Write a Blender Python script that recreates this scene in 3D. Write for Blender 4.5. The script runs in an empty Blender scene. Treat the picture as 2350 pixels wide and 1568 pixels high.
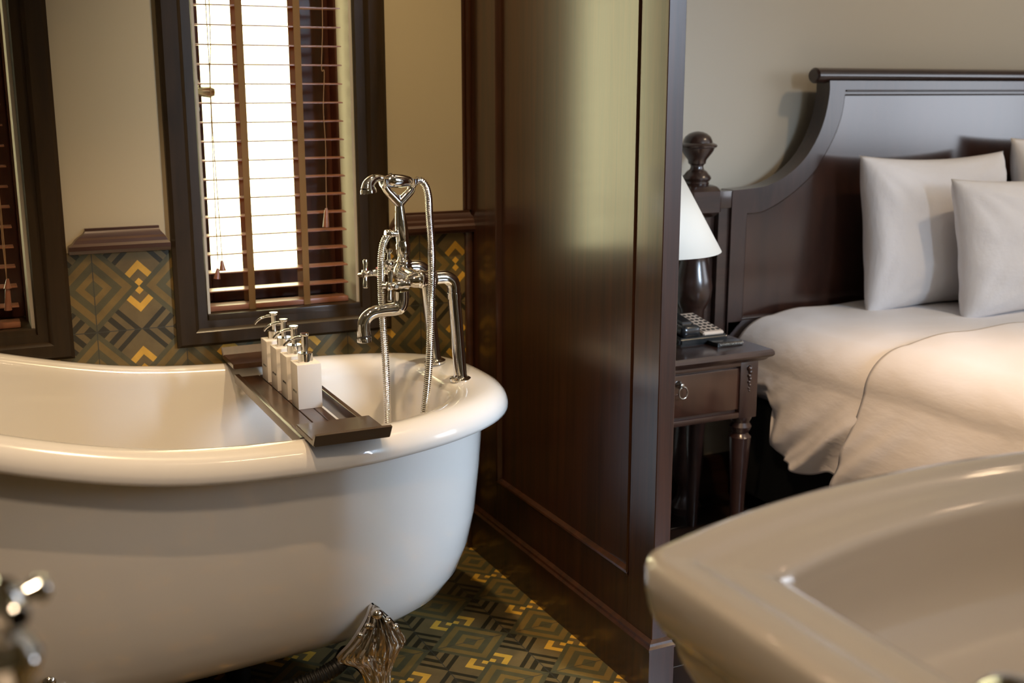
import bpy, bmesh, math, random
from mathutils import Vector, Matrix
random.seed(7)
sc = bpy.context.scene
COL = sc.collection
PI = math.pi

# ------------------------------------------------------------------ camera
CX, CY, FPX = 1175.0, 784.0, 2640.0
TH, YA, CH = math.radians(12.37), math.radians(25.9), 1.3
FW = Vector((math.sin(YA)*math.cos(TH), math.cos(YA)*math.cos(TH), -math.sin(TH)))
RT = Vector((math.cos(YA), -math.sin(YA), 0))
UP = RT.cross(FW)
CAM = Vector((0, 0, CH))
cd = bpy.data.cameras.new('camera'); cam = bpy.data.objects.new('camera', cd); COL.objects.link(cam)
M = Matrix((RT, UP, -FW)).transposed().to_4x4(); M.translation = CAM
cam.matrix_world = M
cd.sensor_width = 36; cd.sensor_fit = 'HORIZONTAL'; cd.lens = FPX/2350*36
cd.clip_start = .05
cd.dof.use_dof = True; cd.dof.focus_distance = 2.45; cd.dof.aperture_fstop = 3.6
sc.camera = cam

def at(x, y, ax, v):
    """where the sight line through pixel (x, y) meets the plane axis=v"""
    r = FW + RT*((x-CX)/FPX) + UP*((CY-y)/FPX)
    return CAM + r*((v-CAM[ax])/r[ax])

# ------------------------------------------------------------------ world, exposure
w = bpy.data.worlds.new('world'); sc.world = w; w.use_nodes = True
bg = w.node_tree.nodes['Background']
bg.inputs[0].default_value = (1.0, .92, .58, 1); bg.inputs[1].default_value = 7.0
sc.view_settings.view_transform = 'Standard'; sc.view_settings.look = 'None'
sc.view_settings.gamma = 1; sc.view_settings.use_curve_mapping = False
sc.view_settings.exposure = 0.0

# ------------------------------------------------------------------ lights
def area(name, loc, target, sx, sy, power, color, spread=None):
    l = bpy.data.lights.new(name, 'AREA'); l.shape = 'RECTANGLE'; l.size = sx; l.size_y = sy
    l.energy = power; l.color = color
    if spread: l.spread = spread
    o = bpy.data.objects.new(name, l); COL.objects.link(o)
    o.location = loc
    o.rotation_euler = (Vector(target)-Vector(loc)).to_track_quat('-Z', 'Y').to_euler()
    return o
area('unseen_bedroom_daylight', (5.48, -.1, 1.68), (3.0, -.1, 1.68), 2.6, 1.5, 62, (.83, .89, 1.0))  # unseen area light added for the headboard reflection and cool bedroom light
area('front_tub_fill', (2.5, -1.58, 1.87), (.78, 2.1, .35), 1.0, 1.05, 47, (.66, .81, 1.0), .95)  # unseen cool fill added to brighten the tub's right end
area('bath_window_daylight', (.735, 3.22, 1.45), (.735, 2, 1.2), .5, 1.5, 9, (1, .86, .45))

def spot(name, loc, target, power, color, ang=1.6, rad=.035, blend=.6):
    l = bpy.data.lights.new(name, 'SPOT'); l.energy = power; l.color = color
    l.spot_size = ang; l.spot_blend = blend; l.shadow_soft_size = rad
    o = bpy.data.objects.new(name, l); COL.objects.link(o); o.location = loc
    o.rotation_euler = (Vector(target)-Vector(loc)).to_track_quat('-Z', 'Y').to_euler()
    return o
WARM = (1, .66, .38)
spot('fill_beam_headboard', (3.1, 1.5, 2.66), (3.0, 2.6, .9), 42, (1, .76, .50), 1.9, .06, .8)  # added warm fill for the bedroom wall and headboard
LAMPS = [(3.1, 1.5, 'head'), (.26, 1.22, 'bath'), (-1.0, 1.5, 'bath'), (.93, 2.2, 'mixer'), (-.15, .35, 'basin'), (1.42, 1.2, 'bed')]
spot('downlight_beam_tub', (.26, 1.22, 2.66), (.60, 2.25, .5), 64, WARM, .88, .018, .5)
spot('downlight_beam_mixer', (.93, 2.2, 2.66), (.95, 2.35, .5), 92, (1, .74, .42), 1.5, .03, .8)
spot('downlight_beam_left', (-1.0, 1.5, 2.66), (-.5, 2.0, .0), 4, WARM, 1.0)
spot('fill_beam_basin', (-.15, .35, 2.66), (.40, 1.25, .5), 72, (1, .74, .50), 1.5, .10, .9)  # added warm fill for the basin side and tub body
spot('fill_beam_bed', (1.42, 1.2, 2.66), (2.08, 1.92, .36), 190, WARM, .66, .04, .9)  # added warm fill aimed at the duvet side

# ------------------------------------------------------------------ materials
def mat(name, col, rough=.5, metal=0, coat=0, coat_rough=.05, spec=.5, trans=0):
    m = bpy.data.materials.new(name); m.use_nodes = True
    b = m.node_tree.nodes['Principled BSDF']
    b.inputs['Base Color'].default_value = (*col, 1)
    b.inputs['Roughness'].default_value = rough
    b.inputs['Metallic'].default_value = metal
    b.inputs['Coat Weight'].default_value = coat
    b.inputs['Coat Roughness'].default_value = coat_rough
    b.inputs['Specular IOR Level'].default_value = spec
    b.inputs['Transmission Weight'].default_value = trans
    return m
def N(m, t, **kw):
    n = m.node_tree.nodes.new(t)
    for k, v in kw.items(): setattr(n, k, v)
    return n
def L(m, a, b): m.node_tree.links.new(a, b)
def bump(m, src, strength, dist=.01):
    b = N(m, 'ShaderNodeBump'); b.inputs['Strength'].default_value = strength
    b.inputs['Distance'].default_value = dist
    L(m, src, b.inputs['Height']); L(m, b.outputs[0], m.node_tree.nodes['Principled BSDF'].inputs['Normal'])
def wood(name, c1, c2, rough=.3, coat=.6, scale=(18, 18, 1.2), coat_rough=.12, detail=6, rot=(0, 0, 0), bmp=.03, spec=.5):
    m = mat(name, c1, rough, 0, coat, coat_rough, spec)
    tc = N(m, 'ShaderNodeTexCoord'); mp = N(m, 'ShaderNodeMapping')
    mp.inputs['Scale'].default_value = scale; mp.inputs['Rotation'].default_value = rot
    ns = N(m, 'ShaderNodeTexNoise'); ns.inputs['Scale'].default_value = 2.2
    ns.inputs['Detail'].default_value = detail; ns.inputs['Roughness'].default_value = .62
    ns.inputs['Distortion'].default_value = .6
    cr = N(m, 'ShaderNodeValToRGB')
    cr.color_ramp.elements[0].position = .32; cr.color_ramp.elements[0].color = (*c2, 1)
    cr.color_ramp.elements[1].position = .7; cr.color_ramp.elements[1].color = (*c1, 1)
    L(m, tc.outputs['Object'], mp.inputs[0]); L(m, mp.outputs[0], ns.inputs['Vector'])
    L(m, ns.outputs['Fac'], cr.inputs[0])
    L(m, cr.outputs[0], m.node_tree.nodes['Principled BSDF'].inputs['Base Color'])
    if bmp: bump(m, ns.outputs['Fac'], bmp, .002)
    return m

PLASTER = mat('plaster', (.44, .395, .315), .75)
_n = N(PLASTER, 'ShaderNodeTexNoise'); _n.inputs['Scale'].default_value = 140; bump(PLASTER, _n.outputs['Fac'], .05, .001)
PLASTER_WARM_LIT = mat('plaster_warm_light_tint', (.43, .36, .235), .75)  # same plaster, tinted yellower to carry the bathroom's warm light
_n = N(PLASTER_WARM_LIT, 'ShaderNodeTexNoise'); _n.inputs['Scale'].default_value = 140; bump(PLASTER_WARM_LIT, _n.outputs['Fac'], .05, .001)
CEIL = mat('ceiling_paint', (.75, .72, .65), .8)
PORC = mat('white_enamel', (.80, .775, .735), .16, 0, 1.0, .03)
CHINA = mat('white_china', (.72, .655, .585), .2, 0, 1.0, .04)
CHROME = mat('chrome', (.93, .92, .90), .06, 1)
DCHROME = mat('aged_chrome', (.72, .67, .60), .12, 1)
MAHOG = wood('mahogany_polished', (.050, .015, .005), (.018, .006, .002), .40, .9, (22, 22, .9), .19, spec=.25)
MAHOG_D = wood('mahogany_dark', (.040, .017, .011), (.018, .008, .005), .3, .7, (3, 16, 16), .16)
MAHOG_V = wood('mahogany_vertical', (.040, .017, .012), (.018, .008, .006), .3, .7, (16, 16, 3), .16)
VENEER = wood('flamed_veneer', (.050, .019, .011), (.022, .009, .006), .2, 1.0, (9, 9, 1.6), .17, rot=(0, .65, 0), bmp=.01)
FRAMEW = wood('stained_casing', (.036, .021, .009), (.020, .012, .005), .42, .15, (14, 14, 2), .2, spec=.22)
CAPW = wood('dado_cap_wood', (.060, .022, .010), (.032, .012, .006), .35, .4, (2, 16, 16), .2)
SASHW = wood('red_stained_sash', (.085, .026, .014), (.045, .015, .009), .35, .25, (14, 14, 2), .15, spec=.3)
SLATW = wood('blind_slat_wood', (.26, .105, .05), (.17, .06, .03), .4, .35, (2, 14, 14), .25)
FLOORW = wood('dark_floorboards', (.022, .012, .008), (.010, .006, .005), .35, .5, (1.2, 14, 14), .2)
TRAYW = wood('walnut_tray', (.075, .035, .017), (.038, .018, .010), .28, .6, (14, 2, 14), .15)
TRAYG = mat('grainy_tray_top', (.07, .036, .016), .3, 0, .6, .15)
_v = N(TRAYG, 'ShaderNodeTexVoronoi'); _v.inputs['Scale'].default_value = 420; bump(TRAYG, _v.outputs['Distance'], .5, .0015)
CERAM = mat('matt_cream_ceramic', (.88, .83, .76), .5)
PRINT = mat('grey_printing', (.09, .085, .08), .6)
BLACK = mat('black_plastic', (.012, .013, .014), .25, 0, .3)
BLACKC = mat('black_cloth', (.009, .010, .009), .95)
RUBBER = mat('black_rubber_hose', (.014, .014, .013), .5)
BEIGE = mat('cream_plastic', (.62, .50, .40), .35)
CORD = mat('tan_cord', (.26, .14, .06), .7)
PEWTER = mat('pewter', (.45, .42, .36), .25, 1)
RED = mat('red_enamel', (.55, .05, .06), .3)
PAPER = mat('white_paper', (.7, .68, .64), .7)
LINEN = mat('white_cotton', (.80, .78, .79), .85)
_n = N(LINEN, 'ShaderNodeTexNoise'); _n.inputs['Scale'].default_value = 14; _n.inputs['Detail'].default_value = 3; bump(LINEN, _n.outputs['Fac'], .12, .02)
SHADE = mat('lamp_shade_fabric', (.78, .73, .64), .8)
def translucent(name, col, tcol, fac):
    m = bpy.data.materials.new(name); m.use_nodes = True; nt = m.node_tree; nt.nodes.clear()
    o = N(m, 'ShaderNodeOutputMaterial'); d = N(m, 'ShaderNodeBsdfDiffuse'); t = N(m, 'ShaderNodeBsdfTranslucent'); x = N(m, 'ShaderNodeMixShader')
    d.inputs[0].default_value = (*col, 1); t.inputs[0].default_value = (*tcol, 1); x.inputs[0].default_value = fac
    L(m, d.outputs[0], x.inputs[1]); L(m, t.outputs[0], x.inputs[2]); L(m, x.outputs[0], o.inputs[0]); return m
TAPE = translucent('woven_blind_tape', (.20, .12, .05), (.55, .12, .03), .16)
GLASS = bpy.data.materials.new('window_glass'); GLASS.use_nodes = True; GLASS.node_tree.nodes.clear()
_o = N(GLASS, 'ShaderNodeOutputMaterial'); _t = N(GLASS, 'ShaderNodeBsdfTransparent'); _g = N(GLASS, 'ShaderNodeBsdfGlossy'); _x = N(GLASS, 'ShaderNodeMixShader')
_g.inputs['Roughness'].default_value = .02; _x.inputs[0].default_value = .06; _t.inputs[0].default_value = (.97, .99, .97, 1)
L(GLASS, _t.outputs[0], _x.inputs[1]); L(GLASS, _g.outputs[0], _x.inputs[2]); L(GLASS, _x.outputs[0], _o.inputs[0])
BULB = bpy.data.materials.new('lit_lens'); BULB.use_nodes = True
BULB.node_tree.nodes['Principled BSDF'].inputs['Emission Color'].default_value = (1, .72, .45, 1)
BULB.node_tree.nodes['Principled BSDF'].inputs['Emission Strength'].default_value = 60

def tile_mat(name, ax_u, ax_v, ou, ov, su, sv, rough):
    """encaustic tile: u across, v along the yellow axis; (ou, ov) a tile's centre"""
    m = mat(name, (.1, .08, .05), rough, 0, .25, .25)
    tc = N(m, 'ShaderNodeTexCoord'); sp = N(m, 'ShaderNodeSeparateXYZ'); L(m, tc.outputs['Object'], sp.inputs[0])
    def mt(op, a, b=None, c=None):
        n = N(m, 'ShaderNodeMath', operation=op)
        for i, q in enumerate((a, b, c)):
            if q is None: continue
            if isinstance(q, (int, float)): n.inputs[i].default_value = q
            else: L(m, q, n.inputs[i])
        return n.outputs[0]
    def local(axis, o, s):
        x = mt('DIVIDE', mt('SUBTRACT', sp.outputs[axis], o), s)
        return mt('SUBTRACT', x, mt('ROUND', x))
    us = local(ax_u, ou, su); vs = local(ax_v, ov, sv)
    a = mt('ABSOLUTE', us); b = mt('ABSOLUTE', vs)
    s = mt('ADD', a, b); side = mt('GREATER_THAN', a, b)
    D = mt('ADD', mt('SUBTRACT', .5, a), b)
    mx = s; mn = mt('SUBTRACT', b, a)
    def band(x, lo, hi): return mt('MULTIPLY', mt('GREATER_THAN', x, lo), mt('LESS_THAN', x, hi))
    DG, BR, GB, BK, YL = (.078, .070, .032), (.170, .110, .030), (.140, .098, .038), (.026, .022, .010), (.62, .35, .045)
    def mixc(f, A, B):
        n = N(m, 'ShaderNodeMix', data_type='RGBA'); L(m, f, n.inputs['Factor'])
        for i, q in ((6, A), (7, B)):
            if isinstance(q, tuple): n.inputs[i].default_value = (*q, 1)
            else: L(m, q, n.inputs[i])
        return n.outputs[2]
    # concentric diamonds on the left and right of the tile
    sd = mixc(mt('ADD', band(D, .10, .20), band(D, .31, .42)), DG, BR)
    # plain square above and below, with the yellow chevron and the little square
    yel = mt('MULTIPLY', mt('ADD', band(mx, .20, .30), mt('LESS_THAN', mx, .095)), mt('GREATER_THAN', mn, 0.0))
    # corner stripes where four tiles meet
    cs = mt('ADD', mt('ADD', band(mx, .50, .575), band(mx, .665, .755)), mt('GREATER_THAN', mx, .85))
    tb = mixc(yel, GB, YL); tb = mixc(cs, tb, BK)
    c = mixc(side, tb, sd)
    edge = mt('GREATER_THAN', mt('MAXIMUM', a, b), .4945)
    c = mixc(edge, c, (.045, .042, .03))
    ns = N(m, 'ShaderNodeTexNoise'); ns.inputs['Scale'].default_value = 30; ns.inputs['Detail'].default_value = 4
    L(m, tc.outputs['Object'], ns.inputs['Vector'])
    hs = N(m, 'ShaderNodeHueSaturation'); L(m, c, hs.inputs['Color'])
    L(m, mt('MULTIPLY_ADD', ns.outputs['Fac'], .6, .7), hs.inputs['Value'])
    L(m, hs.outputs[0], m.node_tree.nodes['Principled BSDF'].inputs['Base Color'])
    bump(m, mt('SUBTRACT', 1, edge), .3, .001)
    return m
TILE_WALL = tile_mat('patterned_wall_tile', 'X', 'Z', .391, .832, .2092, .213, .45)
TILE_FLOOR = tile_mat('patterned_floor_tile', 'Y', 'X', 2.231, 1.229, .217, .205, .4)

# ------------------------------------------------------------------ mesh helpers
def wloc(o):
    v = Vector((0, 0, 0))
    while o is not None: v += o.location; o = o.parent
    return v
def tagp(o, label=None, cat=None, group=None, kind=None):
    if label: o['label'] = label
    if cat: o['category'] = cat
    if group: o['group'] = group
    if kind: o['kind'] = kind
    return o
def obj(name, bm, m, parent=None, smooth=35, base=None, label=None):
    bm.normal_update()
    for f in bm.faces: f.smooth = smooth > 0
    if smooth > 0:
        lim = math.radians(smooth)
        for e in bm.edges:
            if len(e.link_faces) == 2 and e.calc_face_angle(0) > lim: e.smooth = False
    o = bpy.data.objects.new(name, bpy.data.meshes.new(name))
    COL.objects.link(o)
    off = wloc(parent) if parent else Vector(base or (0, 0, 0))
    bmesh.ops.translate(bm, verts=bm.verts, vec=-off)
    bm.to_mesh(o.data); bm.free()
    o.data.materials.append(m)
    if parent: o.parent = parent
    else: o.location = off
    if label: o['label'] = label
    return o
def thing(name, loc, label, cat, group=None):
    o = bpy.data.objects.new(name, None); COL.objects.link(o); o.location = loc
    o.empty_display_size = .05
    return tagp(o, label, cat, group)
def struct(name, bm, m, **k): return tagp(obj(name, bm, m, **k), kind='structure')
def copy_tree(o, parent=None):
    c = o.copy(); COL.objects.link(c)
    if parent is not None: c.parent = parent
    for ch in [x for x in bpy.data.objects if x.parent == o and x is not c]: copy_tree(ch, c)
    return c
def NB(): return bmesh.new()
def box(bm, x0, x1, y0, y1, z0, z1, bev=0, seg=2):
    r = bmesh.ops.create_cube(bm, size=1)
    for v in r['verts']:
        v.co = Vector(((x0+x1)/2+v.co.x*(x1-x0), (y0+y1)/2+v.co.y*(y1-y0), (z0+z1)/2+v.co.z*(z1-z0)))
    if bev:
        es = list({e for v in r['verts'] for e in v.link_edges})
        bmesh.ops.bevel(bm, geom=es, offset=bev, segments=seg, affect='EDGES', profile=.6)
    return bm
def quad(bm, pts): return bm.faces.new([bm.verts.new(p) for p in pts])
def prism(bm, poly, axis, a, b, bev=0):
    """polygon of 2-D points (the two other axes in order) swept along axis from a to b"""
    def P(u, v, t):
        return {0: (t, u, v), 1: (u, t, v), 2: (u, v, t)}[axis]
    A = [bm.verts.new(P(u, v, a)) for u, v in poly]; B = [bm.verts.new(P(u, v, b)) for u, v in poly]
    n = len(poly); fs = [bm.faces.new(A), bm.faces.new(B[::-1])]
    for i in range(n): fs.append(bm.faces.new((A[i], B[i], B[(i+1) % n], A[(i+1) % n])))
    bmesh.ops.recalc_face_normals(bm, faces=fs)
    if bev:
        es = list({e for f in fs[:2] for e in f.edges})
        bmesh.ops.bevel(bm, geom=es, offset=bev, segments=2, affect='EDGES')
    return bm
def frame_of(d):
    d = Vector(d).normalized()
    u = d.cross(Vector((0, 0, 1)))
    if u.length < .1: u = Vector((1, 0, 0))
    u.normalize(); return u, d.cross(u), d
def lathe(bm, prof, o=(0, 0, 0), d=(0, 0, 1), seg=32, sx=1, sy=1, phase=0):
    """prof: (radius, distance along d)"""
    u, v, d = frame_of(d); o = Vector(o); rings = []
    for r, h in prof:
        if r < 1e-5: rings.append([bm.verts.new(o+d*h)]); continue
        rings.append([bm.verts.new(o+d*h+u*(r*sx*math.cos(2*PI*(i+phase)/seg))+v*(r*sy*math.sin(2*PI*(i+phase)/seg))) for i in range(seg)])
    fs = []
    for A, B in zip(rings, rings[1:]):
        if len(A) == 1 and len(B) == 1: continue
        for i in range(seg):
            j = (i+1) % seg
            if len(A) == 1: fs.append(bm.faces.new((A[0], B[i], B[j])))
            elif len(B) == 1: fs.append(bm.faces.new((A[i], B[0], A[j])))
            else: fs.append(bm.faces.new((A[i], B[i], B[j], A[j])))
    for R in (rings[0], rings[-1]):
        if len(R) > 1: fs.append(bm.faces.new(R))
    bmesh.ops.recalc_face_normals(bm, faces=fs)
    return bm
def spline(pts, n=10):
    pts = [Vector(p) for p in pts]; P = [pts[0]*2-pts[1]]+pts+[pts[-1]*2-pts[-2]]; out = []
    for i in range(1, len(P)-2):
        for k in range(n):
            t = k/n; a, b, c, d = P[i-1:i+3]
            out.append(.5*((2*b)+(c-a)*t+(2*a-5*b+4*c-d)*t*t+(3*b-a-3*c+d)*t**3))
    out.append(pts[-1]); return out
def tube(bm, path, r, seg=16, caps=True):
    """r: number or function of 0..1, or list"""
    path = [Vector(p) for p in path]; n = len(path); rings = []; u = None
    for i, p in enumerate(path):
        t = (path[min(i+1, n-1)]-path[max(i-1, 0)]).normalized()
        if u is None: u = frame_of(t)[0]
        u = (u-t*u.dot(t)).normalized(); v = t.cross(u)
        rr = r(i/(n-1)) if callable(r) else (r[i] if isinstance(r, (list, tuple)) else r)
        rings.append([bm.verts.new(p+u*(rr*math.cos(2*PI*k/seg))+v*(rr*math.sin(2*PI*k/seg))) for k in range(seg)])
    fs = []
    for A, B in zip(rings, rings[1:]):
        for k in range(seg): fs.append(bm.faces.new((A[k], A[(k+1) % seg], B[(k+1) % seg], B[k])))
    if caps: fs += [bm.faces.new(rings[0][::-1]), bm.faces.new(rings[-1])]
    bmesh.ops.recalc_face_normals(bm, faces=fs)
    return bm
def resample(path, step):
    path = [Vector(p) for p in path]; L_ = [0]
    for a, b in zip(path, path[1:]): L_.append(L_[-1]+(b-a).length)
    n = max(2, int(L_[-1]/step)); out = []; j = 0
    for i in range(n+1):
        s = L_[-1]*i/n
        while j < len(path)-2 and L_[j+1] < s: j += 1
        out.append(path[j].lerp(path[j+1], (s-L_[j])/max(1e-9, L_[j+1]-L_[j])))
    return out
def ribbed(bm, path, r, rib, step, seg=12):
    """a ribbed hose: every fourth ring narrow"""
    p = resample(path, step)
    return tube(bm, p, [r if (i % 4) in (1, 2) else r-rib for i in range(len(p))], seg)
def loft(bm, rings, closed=True, cap0=False, cap1=False):
    R = [[bm.verts.new(p) for p in r] for r in rings]; fs = []
    n = len(R[0])
    for A, B in zip(R, R[1:]):
        for i in range(n if closed else n-1):
            j = (i+1) % n; fs.append(bm.faces.new((A[i], A[j], B[j], B[i])))
    if cap0: fs.append(bm.faces.new(R[0][::-1]))
    if cap1: fs.append(bm.faces.new(R[-1]))
    bmesh.ops.recalc_face_normals(bm, faces=fs)
    return bm
def interp(x, tab):
    if x <= tab[0][0]: return tab[0][1]
    for (a, va), (b, vb) in zip(tab, tab[1:]):
        if x <= b:
            t = (x-a)/(b-a); t = t*t*(3-2*t); return va+(vb-va)*t
    return tab[-1][1]

# ================================================================== the setting
WY = 2.89          # tiled and plastered face of the window wall
WT = 3.17          # its outer face
DX0, DX1, DY = 1.276, 1.317, 1.935
WIN = [(-.25, .15), (.553, .953)]   # clear openings between casings
WZ0, WZ1 = .727, 2.25
b = NB()
xs = [-2.0, WIN[0][0], WIN[0][1], WIN[1][0], WIN[1][1], DX0+.02]
for i in (0, 2, 4): box(b, xs[i], xs[i+1], WY, WT, .92, 2.8)
for i in (1, 3):
    box(b, xs[i], xs[i+1], WY, WT, WZ1, 2.8); box(b, xs[i], xs[i+1], WY, WT, .0, WZ0)
for i in (0, 2, 4): box(b, xs[i], xs[i+1], WY+.002, WT, 0, .92)
struct('wall_back_bath', b, PLASTER_WARM_LIT, smooth=0)
b = NB()   # tiled dado, a thin slab on the wall
TW = WY-.006
box(b, -2, WIN[0][0]-.06, TW, WY, 0, .921); box(b, WIN[0][1]+.06, WIN[1][0]-.06, TW, WY, 0, .921)
box(b, WIN[1][1]+.06, DX0, TW, WY, 0, .921)
box(b, WIN[0][0]-.06, WIN[0][1]+.06, TW, WY, 0, .69); box(b, WIN[1][0]-.06, WIN[1][1]+.06, TW, WY, 0, .69)
struct('wall_tiled_dado', b, TILE_WALL, smooth=0)
b = NB(); box(b, DX0+.02, 5.6, 2.95, WT, 0, 2.8); struct('wall_back_bedroom', b, PLASTER, smooth=0)
b = NB(); box(b, -2.1, -2, -1.7, WT, 0, 2.8); struct('wall_left', b, PLASTER_WARM_LIT, smooth=0)
b = NB()
box(b, 5.5, 5.6, -1.7, WT, 0, 2.8)
struct('wall_right', b, PLASTER, smooth=0)
b = NB(); box(b, -2.1, 5.6, -1.7, -1.6, 0, 2.8)
struct('wall_front', b, PLASTER, smooth=0)
b = NB(); box(b, 1.55, 1.65, -1.6, .60, 0, 2.8); struct('wall_light_block', b, PLASTER_WARM_LIT, smooth=0)  # unseen wall added to keep the front fill off the tub's left
b = NB(); box(b, -2.1, DX0, -1.7, WT, -.05, 0); struct('floor_tiles', b, TILE_FLOOR, smooth=0)
b = NB()
yy = -1.7
while yy < 2.95:
    box(b, DX0, 5.6, yy, yy+.118, -.05, .0, .0015, 1); yy += .12
struct('floor_boards', b, FLOORW, smooth=0)
b = NB(); box(b, -2.1, 5.6, -1.7, WT, 2.8, 2.9); struct('ceiling', b, CEIL, smooth=0)

# added frames on solid walls, dressing the two unseen area lights as windows
b = NB()
for y0_, y1_, z0_, z1_ in ((-1.48, -1.40, .85, 2.51), (1.20, 1.28, .85, 2.51), (-1.48, 1.28, .85, .93), (-1.48, 1.28, 2.43, 2.51), (-.12, -.08, .93, 2.43)):
    box(b, 5.44, 5.5, y0_, y1_, z0_, z1_, .004)
struct('window_3', b, MAHOG_D)
b = NB()
for x0_, x1_, z0_, z1_ in ((1.92, 2.0, 1.26, 2.48), (3.0, 3.08, 1.26, 2.48), (1.92, 3.08, 1.26, 1.34), (1.92, 3.08, 2.40, 2.48)):
    box(b, x0_, x1_, -1.6, -1.54, z0_, z1_, .004)
struct('window_4', b, MAHOG_D)
# bedroom baseboard
b = NB(); prism(b, [(2.95, 0), (2.93, 0), (2.93, .115), (2.937, .13), (2.95, .135)], 0, DX1, 5.5)
struct('baseboard_bedroom', b, MAHOG_D)

# --- windows of the window wall
def casing(bm, x0, x1, z0, z1):
    """mitred picture-frame casing; x0..z1 is the clear opening"""
    w_ = .081
    prof = [(0, WY+.14), (0, WY-.004), (.004, WY-.010), (.026, WY-.012), (.030, WY-.020), (.036, WY-.024), (.072, WY-.024), (.081, WY-.017), (.081, WY+.0)]
    rings = []
    for d, y in prof:
        d2 = min(d, w_)
        dz = d2*.8
        rings.append([(x0-d2, y, z0-dz), (x1+d2, y, z0-dz), (x1+d2, y, z1+dz), (x0-d2, y, z1+dz)])
    return loft(bm, rings)
def build_window(i, x0, x1, dark=False):
    b = NB(); casing(b, x0, x1, WZ0+.008, WZ1)
    root = struct('window_%d' % i, b, FRAMEW, smooth=30)
    ys, ye = 3.055, 3.095
    b = NB()   # recess lining in red stained wood
    t = .012
    box(b, x1-t, x1+.002, 3.000, WT, WZ0+.008, WZ1); box(b, x0-.002, x0+t, 3.0, WT, WZ0+.008, WZ1)
    box(b, x0, x1, WY+.005, WT, WZ1-t, WZ1)
    obj('reveal_lining', b, SASHW, root, 0, label='red stained lining of the window recess')
    b = NB(); box(b, x1-.008, x1+.002, WY+.004, 3.0, WZ0+.008, WZ1-t); box(b, x0-.002, x0+.008, WY+.004, 3.0, WZ0+.008, WZ1-t)
    obj('reveal_face', b, PLASTER, root, 0, label='cream painted front of the window recess')
    b = NB(); box(b, x0, x1, WY-.01, WT, WZ0-.005, WZ0+.02, .003)
    obj('window_sill', b, FRAMEW, root)
    b = NB()
    ol, orr, ob, ot = x0+.048, x0+.292, .825, WZ1-.08
    box(b, x0+t, ol, ys, ye, WZ0+.02, WZ1-t, .003); box(b, orr, x1-t, ys, ye, WZ0+.02, WZ1-t, .003)
    box(b, ol, orr, ys, ye, WZ0+.02, ob, .003); box(b, ol, orr, ys, ye, ot, WZ1-t, .003)
    obj('window_sash', b, SASHW, root, 0)
    b = NB(); box(b, ol-.005, orr+.005, 3.078, 3.082, ob-.005, ot+.005)
    obj('window_pane', b, GLASS, root, 0)
    return root
build_window(1, *WIN[0]); win2 = build_window(2, *WIN[1])
# casement fastener on the left stile
b = NB(); zz = 1.295
lathe(b, [(0, 0), (.012, 0), (.012, .008), (.006, .010), (.006, .024), (0, .024)], (.583, 3.053, zz+.02), (0, -1, 0), 20)
lathe(b, [(0, 0), (.006, 0), (.009, .01), (.014, .028), (.017, .042), (.012, .052), (0, .055)], (.575, 3.03, zz), (1, 0, -.05), 20)
lathe(b, [(0, 0), (.010, 0), (.010, .006), (0, .006)], (.583, 3.053, zz-.045), (0, -1, 0), 16)
box(b, .575, .591, 3.044, 3.055, zz-.06, zz+.045, .003)
obj('casement_fastener', b, PEWTER, win2, label='pewter casement fastener')

# dado caps between the window casings
def dado_cap(x0, x1, ex0, ex1, idx):
    b = NB(); y = TW
    lv = [(.917, .006, 0), (.920, .022, 0), (.928, .028, 0), (.938, .028, 0), (.944, .022, .25), (.952, .020, .4), (.957, .014, .55), (.966, .012, .9), (.972, .008, 1), (.978, .008, 1), (.978, .0, 1)]
    rings = []
    for z, o, k in lv:
        a, c = x0+(ex0-x0)*k, x1+(ex1-x1)*k
        rings.append([(a, WY, z), (a, y-o, z), (c, y-o, z), (c, WY, z)])
    loft(b, rings, True, True, True)
    return struct('trim_%d' % idx, b, CAPW, smooth=25)
dado_cap(.236, .468, .276, .446, 1)
dado_cap(1.036, 1.300, 1.056, 1.268, 2)
dado_cap(-.9, -.335, -.87, -.365, 3)
b = NB(); tube(b, [(1.266, TW-.004, .0), (1.266, TW-.004, .918)], .012, 12); struct('trim_4', b, CAPW)
b = NB()
for dx, r in ((-.004, .009), (-.018, .005)): tube(b, [(DX0+dx, WY-.003, .979), (DX0+dx, WY-.003, 2.8)], r, 12)
struct('trim_5', b, MAHOG)

# ------------------------------------------------------------------ wood partition
b = NB()
py0, py1, pz0 = 2.036, 2.722, .245      # recessed panel
box(b, DX0, DX1, DY, py0, .0, 2.8, .0015, 1)
box(b, DX0, DX1, py1, 2.95, 0, 2.8, .0015, 1)
box(b, DX0, DX1, py0, py1, 0, pz0, .0015, 1)
struct('wall_partition', b, MAHOG, smooth=30)
b = NB(); box(b, DX0+.010, DX1-.005, py0-.002, py1+.002, pz0-.002, 2.8); 
part = struct('wall_partition_panel', b, MAHOG, smooth=0)
b = NB()
for y, s in ((py0, 1), (py1, -1)):
    prism(b, [(DX0-.001, y), (DX0-.004, y+s*.003), (DX0-.002, y+s*.007), (DX0+.004, y+s*.010), (DX0+.010, y+s*.012), (DX0+.012, y+s*.014), (DX0+.012, y)], 2, pz0-.003, 2.8)
prism(b, [(DX0-.001, pz0), (DX0-.004, pz0+.003), (DX0-.002, pz0+.007), (DX0+.004, pz0+.010), (DX0+.010, pz0+.012), (DX0+.012, pz0)], 1, py0, py1)
struct('trim_6', b, MAHOG, smooth=20)
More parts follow.
